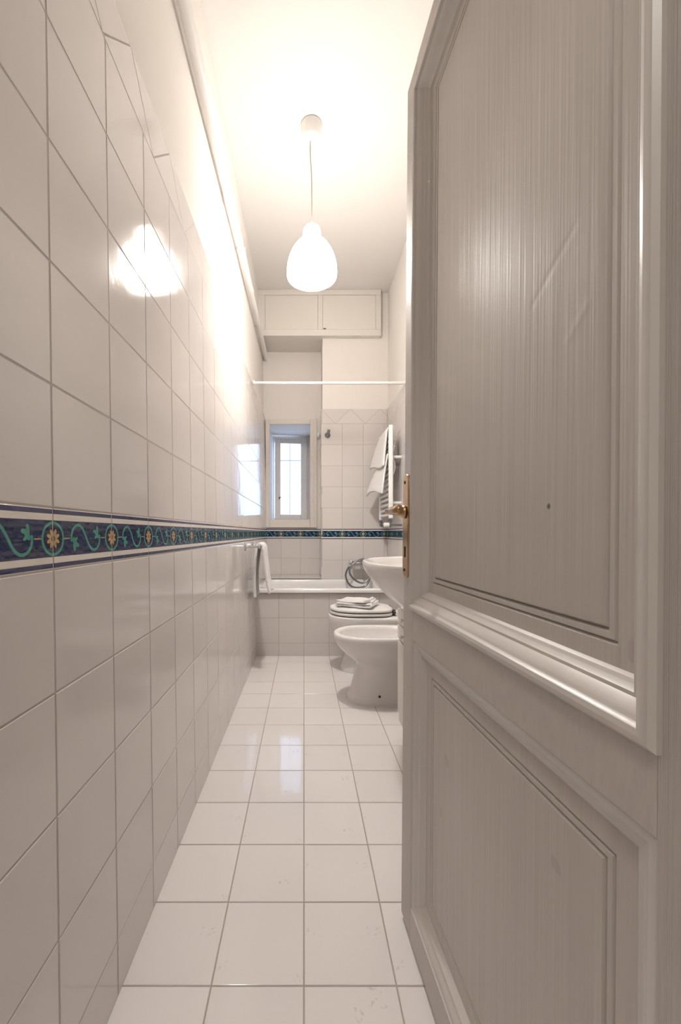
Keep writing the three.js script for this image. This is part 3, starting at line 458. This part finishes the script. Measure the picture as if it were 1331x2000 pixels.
// ---------------------------------------------------------------- radiator and its towels
const rad = thing('towel_radiator', 'white ladder towel radiator on the right wall above the bathtub', 'radiator', 0.72, 1.09, 3.52);
const RXC = 0.7, RD0 = 3.315, RD1 = 3.73;
{
  for (const d of [RD0, RD1]) part(rad, 'upright', boxGeo(RXC - 0.014, RXC + 0.02, 1.09, 1.85, d - 0.018, d + 0.018, 0.009), radiatorPaint);
  for (let i = 0; i < 17; i++) { const y = 1.125 + i * 0.0425 + (i > 11 ? 0.01 : 0); part(rad, 'rung', rod(V(RXC + 0.003, y, RD0), V(RXC + 0.003, y, RD1), 0.0115, 14), radiatorPaint); }
  for (const [y, d] of [[1.22, RD0 + 0.03], [1.595, RD0 + 0.03], [1.22, RD1 - 0.03], [1.595, RD1 - 0.03]]) part(rad, 'bracket', rod(V(RXC + 0.01, y, d), V(XR, y, d), 0.013, 14), whitePlastic);
  for (const d of [RD0, RD1]) { const v = part(rad, 'valve', merge([rod(V(RXC, 1.092, d), V(RXC, 1.035, d), 0.012, 14), rod(V(RXC, 1.04, d), V(XR, 1.04, d), 0.009, 12), turned([[0.017, 0], [0.017, 0.018], [0.012, 0.022]], V(RXC, 1.085, d), DOWN, 16)]), hoseMetal); if (d === RD0) part(v, 'valve_cap', turned([[0.013, 0], [0.019, 0.004], [0.019, 0.04], [0.014, 0.046], [0.001, 0.046]], V(RXC - 0.008, 1.04, d), LEFT, 20), whitePlastic); }
}
function radTowel(label, d0, d1, top, L, out, backL, ph) {
  const t = thing('towel', label, 'towel', RXC, top - L, (d0 + d1) / 2, 'towels on the ladder radiator');
  part(t, 'cloth', cloth((u, v) => {
    const r = 0.02, Lt = L + Math.PI * r + backL, s = u * Lt; let x, y, d = d0 + v * (d1 - d0); const w = Math.sin(v * 8 + ph) * 0.009 + Math.sin(v * 15 + ph * 2) * 0.004;
    if (s < L) { const k = 1 - s / L; x = -r - out * (0.5 + 0.95 * v) * k * (1.3 - 0.3 * k) - k * w * 0.6; y = -k * L * Math.sqrt(1 - (out / L) ** 2) - k * 0.018 * Math.sin(v * 5 + ph); d += k * 0.09 * (v - 0.2); } else if (s < L + Math.PI * r) { const a = (s - L) / r; x = -r * Math.cos(a); y = r * Math.sin(a); } else { const k = (s - L - Math.PI * r) / backL; x = r + 0.02 * Math.sin(k * 3) + k * w * 0.5; y = -k * backL; }
    return V(RXC + 0.003 + x, top + y, d);
  }, 60, 24, 0.014), towelMat);
}
radTowel('white towel over the top rungs of the ladder radiator', RD0 + 0.045, RD1 - 0.06, 1.818, 0.285, 0.05, 0.17, 0.4);
radTowel('white towel over the middle rungs of the ladder radiator', RD0 + 0.04, RD1 - 0.07, 1.605, 0.3, 0.08, 0.15, 1.7);

// ---------------------------------------------------------------- tub mixer, shower hook, white hook
const mixer = thing('tub_mixer', 'chrome bath mixer with coiled shower hose on the back wall', 'mixer tap', 0.53, 0.6, DB);
{
  const y = 0.685, dd = DB - 0.075, x = 0.535;
  part(mixer, 'body', merge([rod(V(x - 0.085, y, dd), V(x + 0.085, y, dd), 0.023, 20), rod(V(x - 0.075, y, DB), V(x - 0.075, y, dd), 0.016, 16), rod(V(x + 0.075, y, DB), V(x + 0.075, y, dd), 0.016, 16), rod(V(x, y, dd), V(x, y - 0.03, dd - 0.1), 0.014, 16, 0.012)]), chrome);
  for (const s of [-1, 1]) { part(mixer, 'rosette', turned([[0.034, 0], [0.034, 0.005], [0.018, 0.014]], V(x + s * 0.075, y, DB), OUT, 24), chrome); }
  part(mixer, 'lever', merge([rod(V(x, y + 0.015, dd), V(x, y + 0.05, dd - 0.005), 0.02, 18), rod(V(x, y + 0.045, dd), V(x + 0.01, y + 0.06, dd - 0.09), 0.009, 12, 0.006)]), chrome);
  part(mixer, 'hose', tube([V(x + 0.02, y - 0.02, dd), V(x + 0.075, y - 0.11, dd - 0.03), V(x + 0.03, y - 0.2, dd - 0.05), V(x - 0.1, y - 0.2, dd - 0.06), V(x - 0.15, y - 0.1, dd - 0.05), V(x - 0.1, y + 0.0, dd - 0.06), V(x - 0.02, y + 0.035, dd - 0.07), V(x + 0.055, y - 0.03, dd - 0.08), V(x + 0.06, y - 0.12, dd - 0.09), V(x, y - 0.165, dd - 0.1), V(x - 0.08, y - 0.13, dd - 0.1), V(x - 0.12, y - 0.06, dd - 0.09), V(x - 0.07, y + 0.02, dd - 0.08), V(x, y + 0.045, dd - 0.06)], 0.0092, 160, 10), hoseMetal);
  part(mixer, 'hand_shower', merge([rod(V(x - 0.095, y + 0.03, dd - 0.06), V(x + 0.05, y + 0.045, dd - 0.06), 0.012, 14, 0.01), turned([[0.001, -0.006], [0.02, -0.004], [0.03, 0.006], [0.031, 0.016], [0.001, 0.018]], V(x - 0.1, y - 0.005, dd - 0.06), new THREE.Vector3(-0.4, -0.5, 0.7), 24)]), chrome);
}
const hook = thing('shower_holder', 'chrome shower head holder on the tiles beside the niche', 'holder', 0.225, 1.905, DB);
part(hook, 'rosette', turned([[0.026, 0], [0.026, 0.006], [0.014, 0.014], [0.011, 0.045], [0.001, 0.048]], V(0.225, 1.905, DB), OUT, 24), steel);
part(hook, 'cradle', merge([rod(V(0.225, 1.905, DB - 0.04), V(0.236, 1.945, DB - 0.055), 0.011, 14, 0.014), rod(V(0.228, 1.915, DB - 0.045), V(0.24, 1.93, DB - 0.06), 0.009, 12)]), steel);
const wh = thing('plastic_hook', 'small white plastic hook between window frame and niche side', 'hook', 0.147, 1.965, DN);
part(wh, 'hook', merge([boxGeo(0.131, 0.161, 1.958, 2.0, DN - 0.02, DN, 0.006), boxGeo(0.138, 0.154, 1.94, 1.972, DN - 0.032, DN - 0.014, 0.006)]), whitePlastic);

renderer.render(scene, camera);
